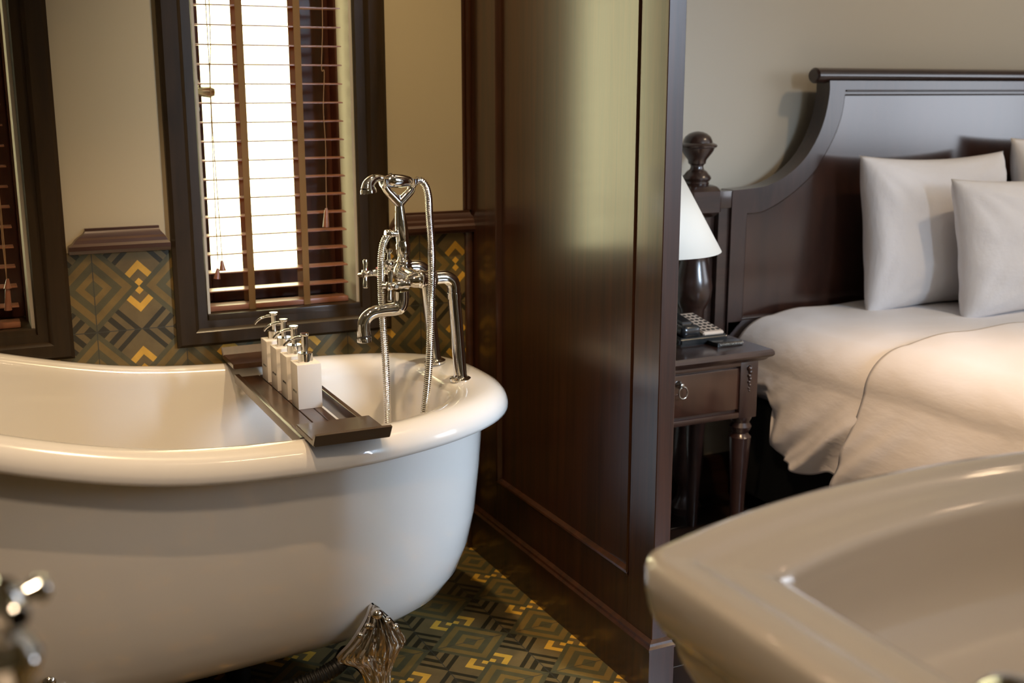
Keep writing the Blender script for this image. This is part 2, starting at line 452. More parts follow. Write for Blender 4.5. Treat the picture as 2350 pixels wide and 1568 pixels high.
# skirting of the partition with its moulded top, wrapped round the free end
def base_prof(o):   # (offset outwards, height)
    return [(0, 0), (.014, 0), (.014, .112), (.017, .114), (.017, .119), (.011, .123), (.009, .128), (.004, .131), (0, .133)]
b = NB(); rings = []
for o, h in base_prof(0):
    rings.append([(DX0-o, WY, h), (DX0-o, DY-o, h), (DX1+o*.6, DY-o, h), (DX1+o*.6, 2.94, h)])
loft(b, rings, False)
struct('baseboard_partition', b, MAHOG, smooth=20)

# ================================================================== venetian blinds
def blind(x0, x1, label, tapes, seam):
    root = thing('venetian_blind', ((x0+x1)/2, 2.935, WZ0+.02), label, 'blind', None)
    z = .8005; k = 0
    while z < WZ1-.06:
        b = NB(); rings = []
        for s in range(7):
            u = -.025+.05*s/6; c = .0016*(1-(u/.025)**2)
            rings.append([(x0, 2.935+u, z+c), (x1, 2.935+u, z+c), (x1, 2.935+u, z+c-.0028), (x0, 2.935+u, z+c-.0028)])
        loft(b, rings, True, True, True)
        obj('slat', b, SLATW, root, 30)
        z += .0467; k += 1
    b = NB(); box(b, x0, x1, 2.911, 2.959, .748, .762, .003); obj('bottom_rail', b, SLATW, root)
    b = NB(); box(b, x0-.01, x1+.012, 2.905, 2.965, WZ1-.055, WZ1-.013, .003); obj('head_rail', b, SLATW, root)
    for tx in tapes:
        for y in (2.9085, 2.9615):
            b = NB(); box(b, tx-.0085, tx+.0085, y-.0005, y+.0005, .748, WZ1-.05)
            obj('ladder_tape', b, TAPE, root, 0)
        b = NB(); lathe(b, [(0, 0), (.009, 0), (.012, .003), (.008, .007), (0, .007)], (tx, 2.935, .748), (0, 0, -1), 16)
        obj('tape_button', b, SLATW, root)
    return root
bl = blind(.562, .929, 'brown wooden venetian blind in the bright central window', (.671, .815), None)
bl2 = blind(-.235, .120, 'brown wooden venetian blind in the dim window at the left edge', (-.13, .01), None)
def pull_cord(root, pts, tips):
    for p, (ta, tb) in zip(pts, tips):
        b = NB(); tube(b, spline(p, 6), .0011, 6); c = obj('pull_cord', b, CORD, root, label='thin tan pull cord')
        b = NB(); d = tb-ta
        lathe(b, [(0, 0), (.003, 0), (.0045, .006), (.0055, .012), (.0085, d.length), (0, d.length)], ta, d, 16)
        obj('tassel', b, SLATW, c, label='small wooden tassel')
Yc = 2.89
def A(x, y, Y=Yc): return at(x, y, 1, Y)
pull_cord(bl, [[A(738, -60), A(740, 60), A(738, 158), A(744, 165), A(742, 250), A(747, 330), A(748, 400), A(749, 478)],
               [A(468, -50, 2.905), A(475, 60, 2.905), A(481, 170, 2.905), A(486, 300, 2.905), A(494, 480, 2.905), A(500, 600, 2.905)],
               [A(478, -50, 2.9), A(483, 100, 2.9), A(482, 170, 2.9), A(488, 300, 2.9), A(497, 420, 2.9), A(510, 597, 2.9)]],
          [(A(749, 478), A(748, 521)), (A(500, 616, 2.905), A(498, 640, 2.905)), (A(509, 598, 2.9), A(511, 621, 2.9))])
pull_cord(bl2, [[A(-12, 100), A(-4, 400), A(4, 500), A(12, 590), A(16, 660)], [A(-18, 100), A(-10, 380), A(3, 520), A(6, 560), A(17, 655)]],
          [(A(17, 655), A(19, 712)), (A(17, 655), A(18, 711))][:1]+[(A(17.5, 640), A(17.5, 662))])

# ================================================================== bathtub
TCX, TL, TR = .36, -.46, 1.132
def tub_ring(inR, inL, inB, zf, n=168):
    """plan ring of the tub inset from the outer lip; zf(x) gives the height"""
    out = []
    for i in range(n):
        t = 2*PI*i/n; c, s = math.cos(t), math.sin(t)
        a = (TR-TCX-inR) if c > 0 else (TCX-TL-inL)
        e = 2/2.75 if c > 0 else 2/2.5
        x = TCX+a*math.copysign(abs(c)**e, c)
        k = max(0, min(1, (.5-x)/.6))
        bw = .408+.024*k; yc = 2.468-.018*k
        y = yc+(bw-inB)*math.copysign(abs(s)**e, s)
        out.append(Vector((x, y, zf(x))))
    return out
ZC = [(-.46, .86), (-.2, .80), (.06, .712), (.33, .650), (.6, .631), (.85, .635), (1.13, .647)]
def zc(x):
    if x <= ZC[0][0]: return ZC[0][1]
    pts = [Vector((a, b_)) for a, b_ in ZC]
    for i in range(len(ZC)-1):
        if x <= ZC[i+1][0]:
            p = [pts[max(i-1, 0)], pts[i], pts[i+1], pts[min(i+2, len(pts)-1)]]
            t = (x-p[1].x)/(p[2].x-p[1].x)
            m1 = (p[2].y-p[0].y)/max(.01, p[2].x-p[0].x); m2 = (p[3].y-p[1].y)/max(.01, p[3].x-p[1].x); h = p[2].x-p[1].x
            return (2*t**3-3*t*t+1)*p[1].y+(t**3-2*t*t+t)*h*m1+(-2*t**3+3*t*t)*p[2].y+(t**3-t*t)*h*m2
    return ZC[-1][1]
def flat(z): return lambda x: z
def mix(z, k): return lambda x: z*(1-k)+(zc(x)-.055)*k
rings = []
for q in [(.50, .60, .34, .084), (.36, .46, .26, .088), (.27, .37, .205, .100), (.205, .29, .165, .120), (.155, .22, .132, .152), (.118, .17, .107, .200), (.092, .13, .088, .265), (.075, .105, .075, .345)]:
    rings.append(tub_ring(q[0], q[1], q[2], flat(q[3])))
rings.append(tub_ring(.064, .085, .065, mix(.42, .2)))
rings.append(tub_ring(.057, .07, .058, mix(.50, .6)))
rings.append(tub_ring(.052, .055, .052, lambda x: zc(x)-.058))
for d, dz in [(.030, -.061), (.010, -.060), (.002, -.056), (0, -.049), (.001, -.038), (.006, -.024), (.016, -.012), (.030, -.004), (.046, 0)]:
    rings.append(tub_ring(d, d, d, lambda x, dz=dz: zc(x)+dz))
for r_, l_, b_, dz in [(.080, .058, .058, -.001), (.110, .070, .068, -.005), (.128, .080, .076, -.012), (.138, .088, .082, -.024), (.143, .094, .086, -.042)]:
    rings.append(tub_ring(r_, l_, b_, lambda x, dz=dz: zc(x)+dz))
def mix2(z, k): return lambda x: z*(1-k)+(zc(x)-.055)*k
rings.append(tub_ring(.150, .12, .095, mix2(.50, .6)))
rings.append(tub_ring(.160, .18, .108, mix2(.42, .2)))
for q in [(.178, .26, .130, .34), (.21, .34, .16, .265), (.26, .42, .21, .215), (.34, .50, .27, .195), (.50, .60, .35, .188)]:
    rings.append(tub_ring(q[0], q[1], q[2], flat(q[3])))
b = NB(); loft(b, rings, True, True, True)
tub = thing('bathtub', (.36, 2.46, 0), 'white freestanding roll-top bathtub on chrome claw feet below the window', 'bathtub')
obj('tub_shell', b, PORC, tub, 60)

def claw_foot(cx, cy, mx, my=1):
    """scalloped shell plate narrowing to an ankle and a clawed ball"""
    b = NB()
    # z, left reach, right reach, outward push, half depth
    V = [(.228, .002, .002, -.006, .004), (.223, .010, .010, .000, .008), (.212, .018, .020, .008, .012), (.196, .030, .034, .013, .014), (.178, .046, .045, .017, .015),
         (.160, .064, .055, .020, .016), (.145, .084, .062, .022, .017), (.133, .092, .056, .022, .018), (.122, .084, .047, .020, .019), (.108, .058, .041, .017, .020),
         (.092, .044, .034, .014, .022), (.075, .034, .029, .012, .023), (.055, .030, .028, .014, .024), (.038, .036, .035, .022, .030), (.022, .044, .043, .030, .036), (.010, .042, .041, .030, .034), (0, .032, .032, .026, .026)]
    A_ = spline([v[:3] for v in V], 6); B_ = spline([(v[3], v[4], 0) for v in V], 6)
    nu = 192; rf = []
    for (z, wl, wr), (po, dp, _) in zip(A_, B_):
        wl = max(wl, .0015); wr = max(wr, .0015); ring = []
        for k in range(nu):
            a = 2*PI*k/nu; c, s_ = math.cos(a), math.sin(a)
            x = (wr if c > 0 else wl)*c; y = dp*s_
            if s_ < 0:
                u = x/(wr if c > 0 else wl)
                fan = max(0, min(1, (z-.07)/.03))
                groove = .65*math.cos(u*PI*4.6+.4*math.sin(z*60))+.5*math.cos(u*PI*11+60*(z-.1)*u)*fan
                y -= (.0085*fan+.003*(1-fan))*groove*min(1, (wl+wr)/.05)*(abs(s_)**.5)
                y += .012*abs(u)**3*fan
            ring.append((cx+mx*x, cy-my*(po-y), z))
        rf.append(ring)
    loft(b, rf, True, True, True)
    for c_, z_, r_, o_ in ((0, .216, .0135, .002), (.022, .199, .0085, .006), (-.022, .195, .0075, .006), (-.040, .178, .0075, .006), (.040, .180, .0075, .006), (-.002, .112, .0090, .022), (-.03, .125, .006, .022)):
        bmesh.ops.create_icosphere(b, subdivisions=3, radius=r_, matrix=Matrix.Translation((cx+mx*c_, cy-my*(o_+.012), z_)))
    if my < 0: bmesh.ops.recalc_face_normals(b, faces=b.faces)
    return obj('claw_foot', b, DCHROME, tub, 60)
for fx, fm in ((.727, 1), (.080, -1)):
    claw_foot(fx, 2.165, fm); claw_foot(fx, 2.772, fm, -1)
# waste and corrugated hoses under the tub
b = NB(); p = spline([(.70, 2.29, .068), (.66, 2.235, .070), (.60, 2.225, .058), (.55, 2.24, .040), (.50, 2.28, .022), (.42, 2.34, .020), (.36, 2.40, .020)], 14)
ribbed(b, p, .0185, .0035, .0021, 20)
tagp(obj('drain_hose', b, RUBBER, None, 60, base=(.5, 2.28, 0)), 'black corrugated waste hose sloping down under the bathtub', 'hose')
b = NB(); lathe(b, [(0, 0), (.028, 0), (.028, .05), (.034, .05), (.034, .080), (0, .080)], (.478, 2.39, 0), (0, 0, 1), 24)
tagp(obj('drain_pipe', b, RUBBER, None, 40, base=(.478, 2.39, 0)), 'short black upright waste pipe under the middle of the bathtub', 'pipe')

# ================================================================== bath mixer
NP, FP = Vector((1.03, 2.395, .640)), Vector((1.034, 2.563, .646))
tap = thing('bath_mixer', (1.03, 2.48, .645), 'chrome deck-mounted bath mixer with telephone hand shower on the tub rim', 'tap')
NT, FT = at(1041, 664, 1, 2.395), at(977, 638, 1, 2.563)
ZB = NT.z+.018
BX = .925
def post(P, T, y):
    b = NB(); d = T-P
    lathe(b, [(0, -.004), (.026, -.004), (.026, .001), (.022, .004), (.0165, .006), (.0152, .012), (.0152, d.length-.022), (.0172, d.length-.022), (.0172, d.length-.008), (.0152, d.length-.008), (.0152, d.length)], P, d, 32)
    o = obj('post', b, CHROME, tap)
    b = NB()
    T2 = T.copy()
    tube(b, spline([T2-d.normalized()*.004, T2+d.normalized()*.008, T2+Vector((-.005, 0, .020)), T2+Vector((-.020, 0, .029)), T2+Vector((-.040, 0, .030)), T2+Vector((-.046, 0, .030))], 8), .0158, 24)
    obj('elbow', b, CHROME, tap, 50)
    zc_ = T2.z+.030; xn = T2.x-.046
    b = NB(); lathe(b, [(0, -.002), (.0185, -.002), (.0195, .002), (.0195, .012), (.0185, .016), (0, .016)], (xn, y, zc_), (-1, 0, 0), 6)
    obj('union_nut', b, CHROME, tap, 20)
    return xn-.014, zc_
xn, zn = post(NP, NT, 2.395); xf, zf_ = post(FP, FT, 2.563)
# valve bodies running towards the bather
def valve(y, x_start, z, cross_ang):
    b = NB(); n = x_start-.905
    lathe(b, [(0, 0), (.014, 0), (.0175, .010), (.0185, .030), (.0185, n-.034), (.0200, n-.032), (.0205, n-.026), (.0185, n-.022), (.0165, n-.010), (.0120, n), (.0095, n+.002), (0, n+.002)], (x_start, y, z), (-1, 0, -.06), 32)
    body = obj('valve_body', b, CHROME, tap, 40)
    b = NB(); lathe(b, [(0, 0), (.0105, 0), (.0125, .004), (.0105, .008), (.0085, .014), (.0095, .020), (.0075, .026), (.0075, .040), (.0100, .044), (.0100, .052), (0, .056)], (.906, y, z-.009), (-1, 0, -.06), 24)
    h = obj('handle', b, CHROME, tap, 40)
    b = NB(); hc = Vector((.861, y, z-.012))
    for k in range(2):
        a = cross_ang+k*PI/2; d = Vector((0.10, math.cos(a), math.sin(a))).normalized()
        lathe(b, [(0, -.034), (.0040, -.034), (.0062, -.032), (.0062, -.028), (.0052, -.020), (.0050, 0), (.0052, .020), (.0062, .028), (.0062, .032), (.0040, .034), (0, .034)], hc, d, 16)
    obj('cross_bar', b, CHROME, h, 40)
    return h
hn = valve(2.395, xn, zn, 1.45); hf = valve(2.563, xf, zn+.004, 1.35)
b = NB(); lathe(b, [(0, 0), (.0125, 0), (.0125, .004), (0, .004)], (.8935, 2.563, zn-.006), (-1, 0, 0), 24)
obj('hot_mark', b, RED, hf, label='red ring of the hot handle')
# cross body joining both valves
b = NB(); ln = 2.563-2.395
lathe(b, [(0, 0), (.013, 0), (.016, .012), (.0175, .03), (.0175, .06), (.021, .066), (.0235, ln/2), (.021, ln-.066), (.0175, ln-.06), (.0175, ln-.03), (.016, ln-.012), (.013, ln), (0, ln)], (BX, 2.395, zn), (0, 1, .02), 32)
lathe(b, [(0, -.02), (.020, -.018), (.023, -.005), (.022, .010), (.017, .020), (.0195, .022), (.0195, .026), (.014, .030), (.0125, .036), (.0165, .044), (.0165, .060), (.0125, .062), (0, .062)], (BX, 2.478, zn+.004), (0, 0, 1), 32)
obj('mixer_body', b, CHROME, tap, 40)
# spout
b = NB(); sy = 2.455
sx = [at(921, 668, 1, sy), at(921, 690, 1, sy), at(917, 703, 1, sy), at(906, 709, 1, sy), at(880, 712, 1, sy), at(858, 717, 1, sy), at(843, 727, 1, sy), at(835, 741, 1, sy), at(834, 757, 1, sy), at(835, 769, 1, sy)]
tube(b, spline(sx, 8), lambda t: .0175 if t < .28 else .0160-.002*math.sin((t-.3)/.7*PI), 28)
lathe(b, [(.0158, 0), (.0165, .002), (.0165, .012), (.013, .013), (.012, .006), (0, .006)], sx[-1]-Vector((0, 0, .004)), (0, 0, -1), 28)
obj('spout', b, CHROME, tap, 50)
b = NB(); bmesh.ops.create_uvsphere(b, u_segments=20, v_segments=12, radius=.012, matrix=Matrix.Translation(at(893, 606, 1, 2.47)))
lathe(b, [(0, 0), (.006, 0), (.004, .01), (.0035, .024), (.008, .028), (.008, .034), (0, .036)], at(893, 606, 1, 2.47), (0, 0, 1), 20)
obj('diverter_knob', b, CHROME, tap, 40)
# cradle riser
b = NB(); ry = 2.478
rb = Vector((BX, ry, zn+.062)); rt = at(916, 462, 1, ry)
d = rt-rb; ll = d.length
lathe(b, [(0, 0), (.0165, 0), (.0170, .006), (.0145, .010), (.0150, .018), (.0155, .030), (.0140, .055), (.0125, .070), (.0100, .095), (.0078, .120), (.0076, ll-.040), (.0090, ll-.015), (.0120, ll), (0, ll)], rb, d, 28)
obj('riser', b, CHROME, tap, 50)
b = NB()
for sgn, xx, yy_ in ((-1, 880, 420), (1, 946, 424)):
    p = [rt+Vector((0, 0, -.004)), at(916+sgn*15, 450, 1, ry), at(916+sgn*26, 438, 1, ry), at(xx, yy_, 1, ry), at(xx+sgn*0, yy_-10, 1, ry)]
    tube(b, spline(p, 8), lambda t: .0115-.004*t, 16)
    c = at(xx, 412, 1, ry); 
    # forked cup holding the handset
    arc = [c+Vector((0, .017*math.cos(a), .015*math.sin(a))) for a in [PI+PI*.15+k*(PI*.7)/10 for k in range(11)]]
    tube(b, [c+Vector((0, -.017, .004))]+arc+[c+Vector((0, .017, .004))], .0062, 12)
obj('cradle', b, CHROME, tap, 50)
b = NB(); lathe(b, [(0, 0), (.009, 0), (.009, .006), (.007, .008), (.007, .018), (.0095, .020), (.0095, .030), (.007, .033), (0, .033)], at(915, 537, 1, ry), (-1, 0, .1), 20)
obj('hose_outlet', b, CHROME, tap, 40)
# the hand shower
hs = thing('hand_shower', tuple(at(915, 412, 1, ry)), 'chrome telephone-style hand shower lying in the cradle of the bath mixer', 'hand shower')
b = NB(); h0, h1 = at(882, 413, 1, ry), at(948, 417, 1, ry)
dd = h1-h0; hl = dd.length
lathe(b, [(0, 0), (.008, 0), (.0100, .004), (.0160, .014), (.0165, .022), (.0160, hl-.030), (.0120, hl-.010), (.0095, hl-.006), (.0110, hl), (.0110, hl+.006), (.008, hl+.010), (0, hl+.010)], h0, dd, 28)
obj('handset_grip', b, CHROME, hs, 45)
b = NB(); hp = [at(884, 412, 1, ry), at(872, 409, 1, ry), at(858, 411, 1, ry), at(847, 422, 1, ry-.002), at(845, 435, 1, ry-.003)]
tube(b, spline(hp, 8), lambda t: .0075+.0095*max(0, t-.25)/.75, 28)
e = hp[-1]; lathe(b, [(0, 0), (.0165, 0), (.0185, .004), (.0185, .010), (.015, .0105), (.014, .006), (0, .006)], e+Vector((0, 0, .002)), (.12, 0, -1), 28)
obj('shower_head', b, CHROME, hs, 50)
# hoses
b = NB(); hy = 2.468
p = [at(953, 415, 1, ry), at(964, 414, 1, ry), at(975, 424, 1, ry-.004), at(983, 450, 1, ry-.02), at(986, 500, 1, ry-.05), at(990, 560, 1, 2.40), at(991, 620, 1, 2.362), at(990, 680, 1, 2.348), at(988, 760, 1, 2.345), at(985, 830, 1, 2.35), at(980, 890, 1, 2.36), at(973, 950, 1, 2.37), at(966, 1010, 1, 2.37)]
ribbed(b, spline(p, 14), .0088, .0016, .0012, 14)
tagp(obj('shower_hose', b, CHROME, None, 80, base=tuple(p[6])), 'ribbed chrome shower hose looping down from the hand shower into the tub on the right', 'hose')
b = NB()
p = [at(903, 536, 1, ry), at(897, 537, 1, ry), at(887, 545, 1, ry), at(880, 560, 1, ry), at(876, 585, 1, ry), at(875, 620, 1, ry+.005), at(876, 680, 1, ry+.02), at(880, 760, 1, ry+.03), at(885, 830, 1, ry+.03), at(888, 900, 1, ry+.03), at(890, 960, 1, ry+.03), at(890, 1040, 1, ry+.03)]
ribbed(b, spline(p, 14), .0088, .0016, .0012, 14)
tagp(obj('shower_hose', b, CHROME, None, 80, base=tuple(p[6])), 'ribbed chrome hose hanging straight down behind the spout from the mixer riser', 'hose')

# ================================================================== bath tray and bottles
TZ = .6155
tray = thing('bath_tray', (.645, 2.45, .65), 'dark wooden bath tray bridging the tub with upturned end plates', 'tray')
b = NB(); X0, X1 = .578, .722
box(b, X0, X0+.012, 2.155, 2.735, TZ-.014, TZ+.008, .002)
box(b, X1-.012, X1, 2.155, 2.735, TZ-.014, TZ+.024, .002)
obj('side_rail', b, TRAYW, tray)
b = NB()
for a, c in ((X0+.012, X0+.060), (X0+.062, X0+.094), (X0+.096, X1-.030)): box(b, a, c, 2.155, 2.735, TZ-.012, TZ, .001, 1)
obj('slats', b, TRAYW, tray)
def plate(ys, lipdir, name, m, z0):
    b = NB()
    ya, yb = ys
    prof = [(ya, z0-.004), (yb-lipdir*-.0, z0-.004)]
    d = lipdir
    poly = [(ya, z0+.006), (yb, z0+.006), (yb+d*.018, z0+.022), (yb+d*.024, z0+.020), (yb+d*.008, z0-.006), (ya, z0-.006)]
    prism(b, poly, 0, X0-.004, X1+.006, .0015)
    obj(name, b, m, tray, 25)
plate((2.168, 2.052), -1, 'end_plate', TRAYG, .642)
plate((2.722, 2.835), 1, 'end_plate', TRAYW, .645)

def bottle():
    x0, x1, y0, y1 = .639, .693, 2.382, 2.437
    r = thing('soap_dispenser', ((x0+x1)/2, (y0+y1)/2, TZ), '', 'soap dispenser', 'row of soap dispensers on the bath tray')
    b = NB(); box(b, x0, x1, y0, y1, TZ, TZ+.100, .0016, 2); obj('bottle', b, CERAM, r)
    cx, cy = (x0+x1)/2, (y0+y1)/2; z = TZ+.100
    b = NB(); lathe(b, [(0, 0), (.0165, 0), (.0165, .020), (.0155, .0212), (0, .0212)], (cx, cy, z), (0, 0, 1), 36); obj('collar', b, CHROME, r)
    b = NB(); lathe(b, [(0, .020), (.0060, .020), (.0060, .034), (.0075, .034), (.0078, .058), (.0095, .060), (.0100, .0625), (.0095, .064), (0, .064)], (cx, cy, z), (0, 0, 1), 28)
    ph = obj('pump_head', b, CHROME, r)
    b = NB(); s = spline([(cx-.003, cy, z+.056), (cx-.016, cy+.001, z+.0555), (cx-.030, cy+.002, z+.052), (cx-.041, cy+.003, z+.045), (cx-.046, cy+.003, z+.039)], 8)
    tube(b, s, lambda t: .0034-.0006*t, 12); obj('pump_nozzle', b, CHROME, ph, 60)
    return r, x0, y0, y1
bot, bx0, by0, by1 = bottle()
def caption(root, words, yfar, ynear, zt):
    cu = bpy.data.curves.new('caption', 'FONT'); cu.body = words; cu.size = .0068; cu.extrude = .00015; cu.resolution_u = 1
    cu.align_x = 'CENTER'
    tmp = bpy.data.objects.new('tmp', cu); COL.objects.link(tmp)
    dg = bpy.context.evaluated_depsgraph_get(); dg.update()
    me = bpy.data.meshes.new_from_object(tmp.evaluated_get(dg)); bpy.data.objects.remove(tmp)
    xs_ = [v.co.x for v in me.vertices]; wd = max(xs_)-min(xs_); k = min(1, .030/wd)
    rl = root.location
    for v in me.vertices:
        t, u, e_ = v.co.x*k, v.co.y, v.co.z
        v.co = Vector((-.0270-.0002-e_, -.002-t, zt-rl.z+u))
    me.flip_normals()
    o = bpy.data.objects.new('lettering', me); COL.objects.link(o); me.materials.append(PRINT); o.parent = root
LBL = ['cream square soap dispenser nearest the camera on the bath tray', 'second cream soap dispenser from the near end of the row on the tray',
       'third cream soap dispenser from the near end of the row on the tray', 'cream soap dispenser farthest back, nearest the window, on the tray']
WORDS = ['SHAMPOO', 'CONDITIONER', 'BODY LOTION', 'SHOWER GEL']
bots = [bot]+[copy_tree(bot) for _ in range(3)]
for i, o in enumerate(bots):
    o.location.y = bot.location.y+i*.0885; o['label'] = LBL[i]
for i, o in enumerate(bots): caption(o, ['BATH GEL', 'CONDITIONER', 'BODY LOTION', 'SHAMPOO'][i], 0, 0, TZ+.035)

# ================================================================== basins
def basin(root_x, yoff, label):
    """wall basin: x0 its left side; stepped rim, bowed front, oval well"""
    x0, x1, ymin, yc = root_x, root_x+.90, .30, .915
    zt = .845
    def outline(d, n=28):
        """outline inset by d: front bow then down the right side and back"""
        P = []; a, c = x0+d, x1-d; cx_ = (x0+x1)/2; R_ = max(.004, .018-d*.2)
        def front(x): u = (x-cx_)/((x1-x0)/2); return yc-d+.088*(1-abs(u)**2.1)
        P.append((a, ymin+d))
        P.append((a, front(a)-R_*1.6)); 
        P.append((a+R_*.25, front(a)-R_*.5))
        for k in range(n+1):
            x = a+R_+(c-a-2*R_)*k/n; P.append((x, front(x)))
        P.append((c-R_*.25, front(a)-R_*.5)); P.append((c, front(a)-R_*1.6)); P.append((c, ymin+d))
        return [(p[0], p[1]+yoff) for p in P]
    def ring(d, z): return [(x, y, z) for x, y in outline(d)]
    rr = [ring(.13, .60), ring(.10, .64), ring(.055, .700), ring(.038, .730), ring(.030, .752), ring(.030, .760), ring(.014, .772), ring(.008, .782), ring(.004, .795), ring(.0005, .815), ring(0, .836),
          ring(.002, .842), ring(.007, .8455), ring(.016, .846), ring(.040, .8445), ring(.046, .842), ring(.052, .8385), ring(.060, .837), ring(.075, .836)]
    n = len(rr[0]); cxm = (x0+x1)/2
    # the well, a rounded rectangle
    wx0, wx1, wy0, wy1 = x0+.105, x1-.105, ymin+.16+yoff, yc-.055+yoff
    src = rr[-1]
    def well(k, z):
        out = []
        for (x, y, _) in src:
            cx_, cy_ = cxm, (ymin+yc)/2+.03+yoff
            out.append((cx_+(x-cx_)*k, cy_+(y-cy_)*(k-.03), z))
        return out
    rr += [well(.93, .834), well(.90, .830), well(.885, .822), well(.87, .80), well(.83, .765), well(.75, .735), well(.6, .715), well(.35, .705), well(.1, .702)]
    b = NB(); loft(b, rr, True, True, True)
    root = thing('basin', (cxm, .6+yoff, 0), label, 'sink')
    obj('basin_bowl', b, CHINA, root, 50)
    b = NB(); lathe(b, [(0, 0), (.15, 0), (.15, .02), (.12, .06), (.095, .15), (.09, .5), (.11, .60), (0, .605)], (cxm, .58+yoff, 0), (0, 0, 1), 40, sy=.8)
    obj('pedestal', b, CHINA, root)
    b = NB(); lathe(b, [(0, .700), (.03, .700), (.032, .7045), (.02, .706), (0, .706)], (cxm, .62+yoff, 0), (0, 0, 1), 28)
    obj('plug_hole', b, CHROME, root)
    return root
basin(.583, 0, 'white china basin with stepped rim in the right foreground')
basin(-.86, -.06, 'white china basin just below the left edge of the view')

def pillar_tap(x, y, z, label, small=False):
    r = thing('pillar_tap', (x, y, z), label, 'tap')
    b = NB(); k = .8
    lathe(b, [(0, 0), (.026, 0), (.026, .006), (.018, .012), (.015, .025), (.015, .115), (.020, .122), (.023, .132), (.018, .142), (.011, .148), (.011, .156), (0, .156)], (x, y, z), (0, 0, 1), 32)
    obj('tap_body', b, CHROME, r, 40)
    b = NB(); lathe(b, [(0, .154), (.012, .154), (.016, .160), (.016, .170), (.011, .177), (0, .179)], (x, y, z), (0, 0, 1), 24)
    h = obj('handle', b, CHROME, r, 40)
    b = NB()
    for a in (.35, .35+PI/2):
        d_ = Vector((math.cos(a), math.sin(a), 0))
        lathe(b, [(0, -.030), (.006, -.030), (.0085, -.027), (.0085, -.023), (.0055, -.018), (.0055, .018), (.0085, .023), (.0085, .027), (.006, .030), (0, .030)], (x, y, z+.166), d_, 16)
    obj('cross_bar', b, CHROME, h, 40)
    b = NB(); tube(b, spline([(x, y, z+.070), (x-.02, y-.02, z+.082), (x-.05, y-.05, z+.078), (x-.065, y-.065, z+.060)], 8), lambda t: .011-.002*t, 16)
    obj('spout', b, CHROME, r, 50)
    return r
pillar_tap(.002, .70, .838, 'blurred chrome cross-head tap in the bottom left corner of the view')
b = NB(); q = at(2288, 1590, 2, .895)
# lever tap whose tip just enters the view above the right-hand basin
lv = thing('basin_tap', (q.x, q.y-.10, .845), 'chrome basin tap tip at the bottom right corner of the view', 'tap')
lathe(b, [(0, -.005), (.026, -.005), (.026, .003), (.018, .008), (.015, .05), (.018, .06), (0, .075)], (q.x, q.y-.10, .845), (0, 0, 1), 28)
tube(b, spline([(q.x, q.y-.10, .885), (q.x, q.y-.06, .905), (q.x, q.y-.01, .900), (q.x, q.y+.012, .880)], 8), .013, 20)
obj('tap_body', b, CHROME, lv, 50)

# ================================================================== bed
HY = 2.83
def A2(x, y, Y=HY):
    p = at(x, y, 1, Y); return (p.x, p.z)
SYM = 3.03
bed = thing('bed', (3.0, 1.85, 0), 'dark mahogany double bed with a tall scroll-topped curved headboard', 'bed')
outer = [A2(1655, 439), A2(1713, 434), A2(1764, 425), A2(1810, 400), A2(1849, 362), A2(1878, 313), A2(1895, 265), A2(1904, 216), A2(1905, 185)]
inner = [A2(1713, 489), A2(1735, 487), A2(1760, 480), A2(1810, 449), A2(1859, 405), A2(1888, 362), A2(1914, 313), A2(1931, 265), A2(1939, 216)]
def sm(pts, n=5): return [(p.x, p.y) for p in spline([(a, c, 0) for a, c in pts], n)]
so, si = sm(outer), sm(inner)
ixl, izb = si[0][0], .602
oxl = 2.110
# frame as a ring of quads between outer and inner outline, extruded
arc_ = resample([Vector((oxl+.004, 0, so[3][1]))]+[Vector((x, 0, z)) for x, z in so if x > oxl+.012], .001)
arc_ = [arc_[round(i*(len(arc_)-1)/(len(si)-2))] for i in range(len(si)-1)]
so = [(oxl, .30), (oxl, .60), (oxl, so[0][1]-.06), (oxl, so[0][1]-.004)]+[(p.x, p.z) for p in arc_]
si = [(ixl, .60), (ixl, .602), (ixl, si[0][1]-.07), (ixl, si[0][1]-.001)]+si[1:]
so[0] = (oxl, .55)
def mirror(p): return [(2*SYM-x, z) for x, z in p[::-1]]
so_full = so+mirror(so); si_full = si+mirror(si)
def ringmesh(oo, ii, y0, y1):
    b = NB(); n = len(oo); V = []
    for y in (y0, y1):
        V.append(([b.verts.new((x, y, z)) for x, z in oo], [b.verts.new((x, y, z)) for x, z in ii]))
    fs = []
    for k in range(n-1):
        (o0, i0), (o1, i1) = V
        fs += [b.faces.new((o0[k], o0[k+1], i0[k+1], i0[k])), b.faces.new((o1[k], i1[k], i1[k+1], o1[k+1])),
               b.faces.new((o0[k], o1[k], o1[k+1], o0[k+1])), b.faces.new((i0[k], i0[k+1], i1[k+1], i1[k]))]
    bmesh.ops.recalc_face_normals(b, faces=fs); return b
b = ringmesh(so_full, si_full, HY, HY+.062)
box(b, oxl, 2*SYM-oxl, HY, HY+.06, .30, .602, .003)
hb = obj('headboard', b, MAHOG_V, bed, 30)
b = NB()
poly = [(ixl-.004, .59)]+[(x, z) for x, z in si[2:]]; poly = poly+[(2*SYM-x, z) for x, z in poly[::-1]]
prism(b, poly, 1, HY+.010, HY+.04)
obj('headboard_panel', b, VENEER, hb, 20)
b = NB()   # bead moulding round the panel
loop = [Vector((x, HY+.006, z)) for x, z in si_full if z > .6]
half = [Vector((x, HY+.006, z)) for x, z in si[2:]]
tube(b, [Vector((ixl, HY+.006, .60))]+half, .0055, 10)
tube(b, [Vector((2*SYM-p.x, p.y, p.z)) for p in [Vector((ixl, HY+.006, .60))]+half], .0055, 10)
tube(b, [half[-1], Vector((2*SYM-half[-1].x, HY+.006, half[-1].z))], .0055, 10)
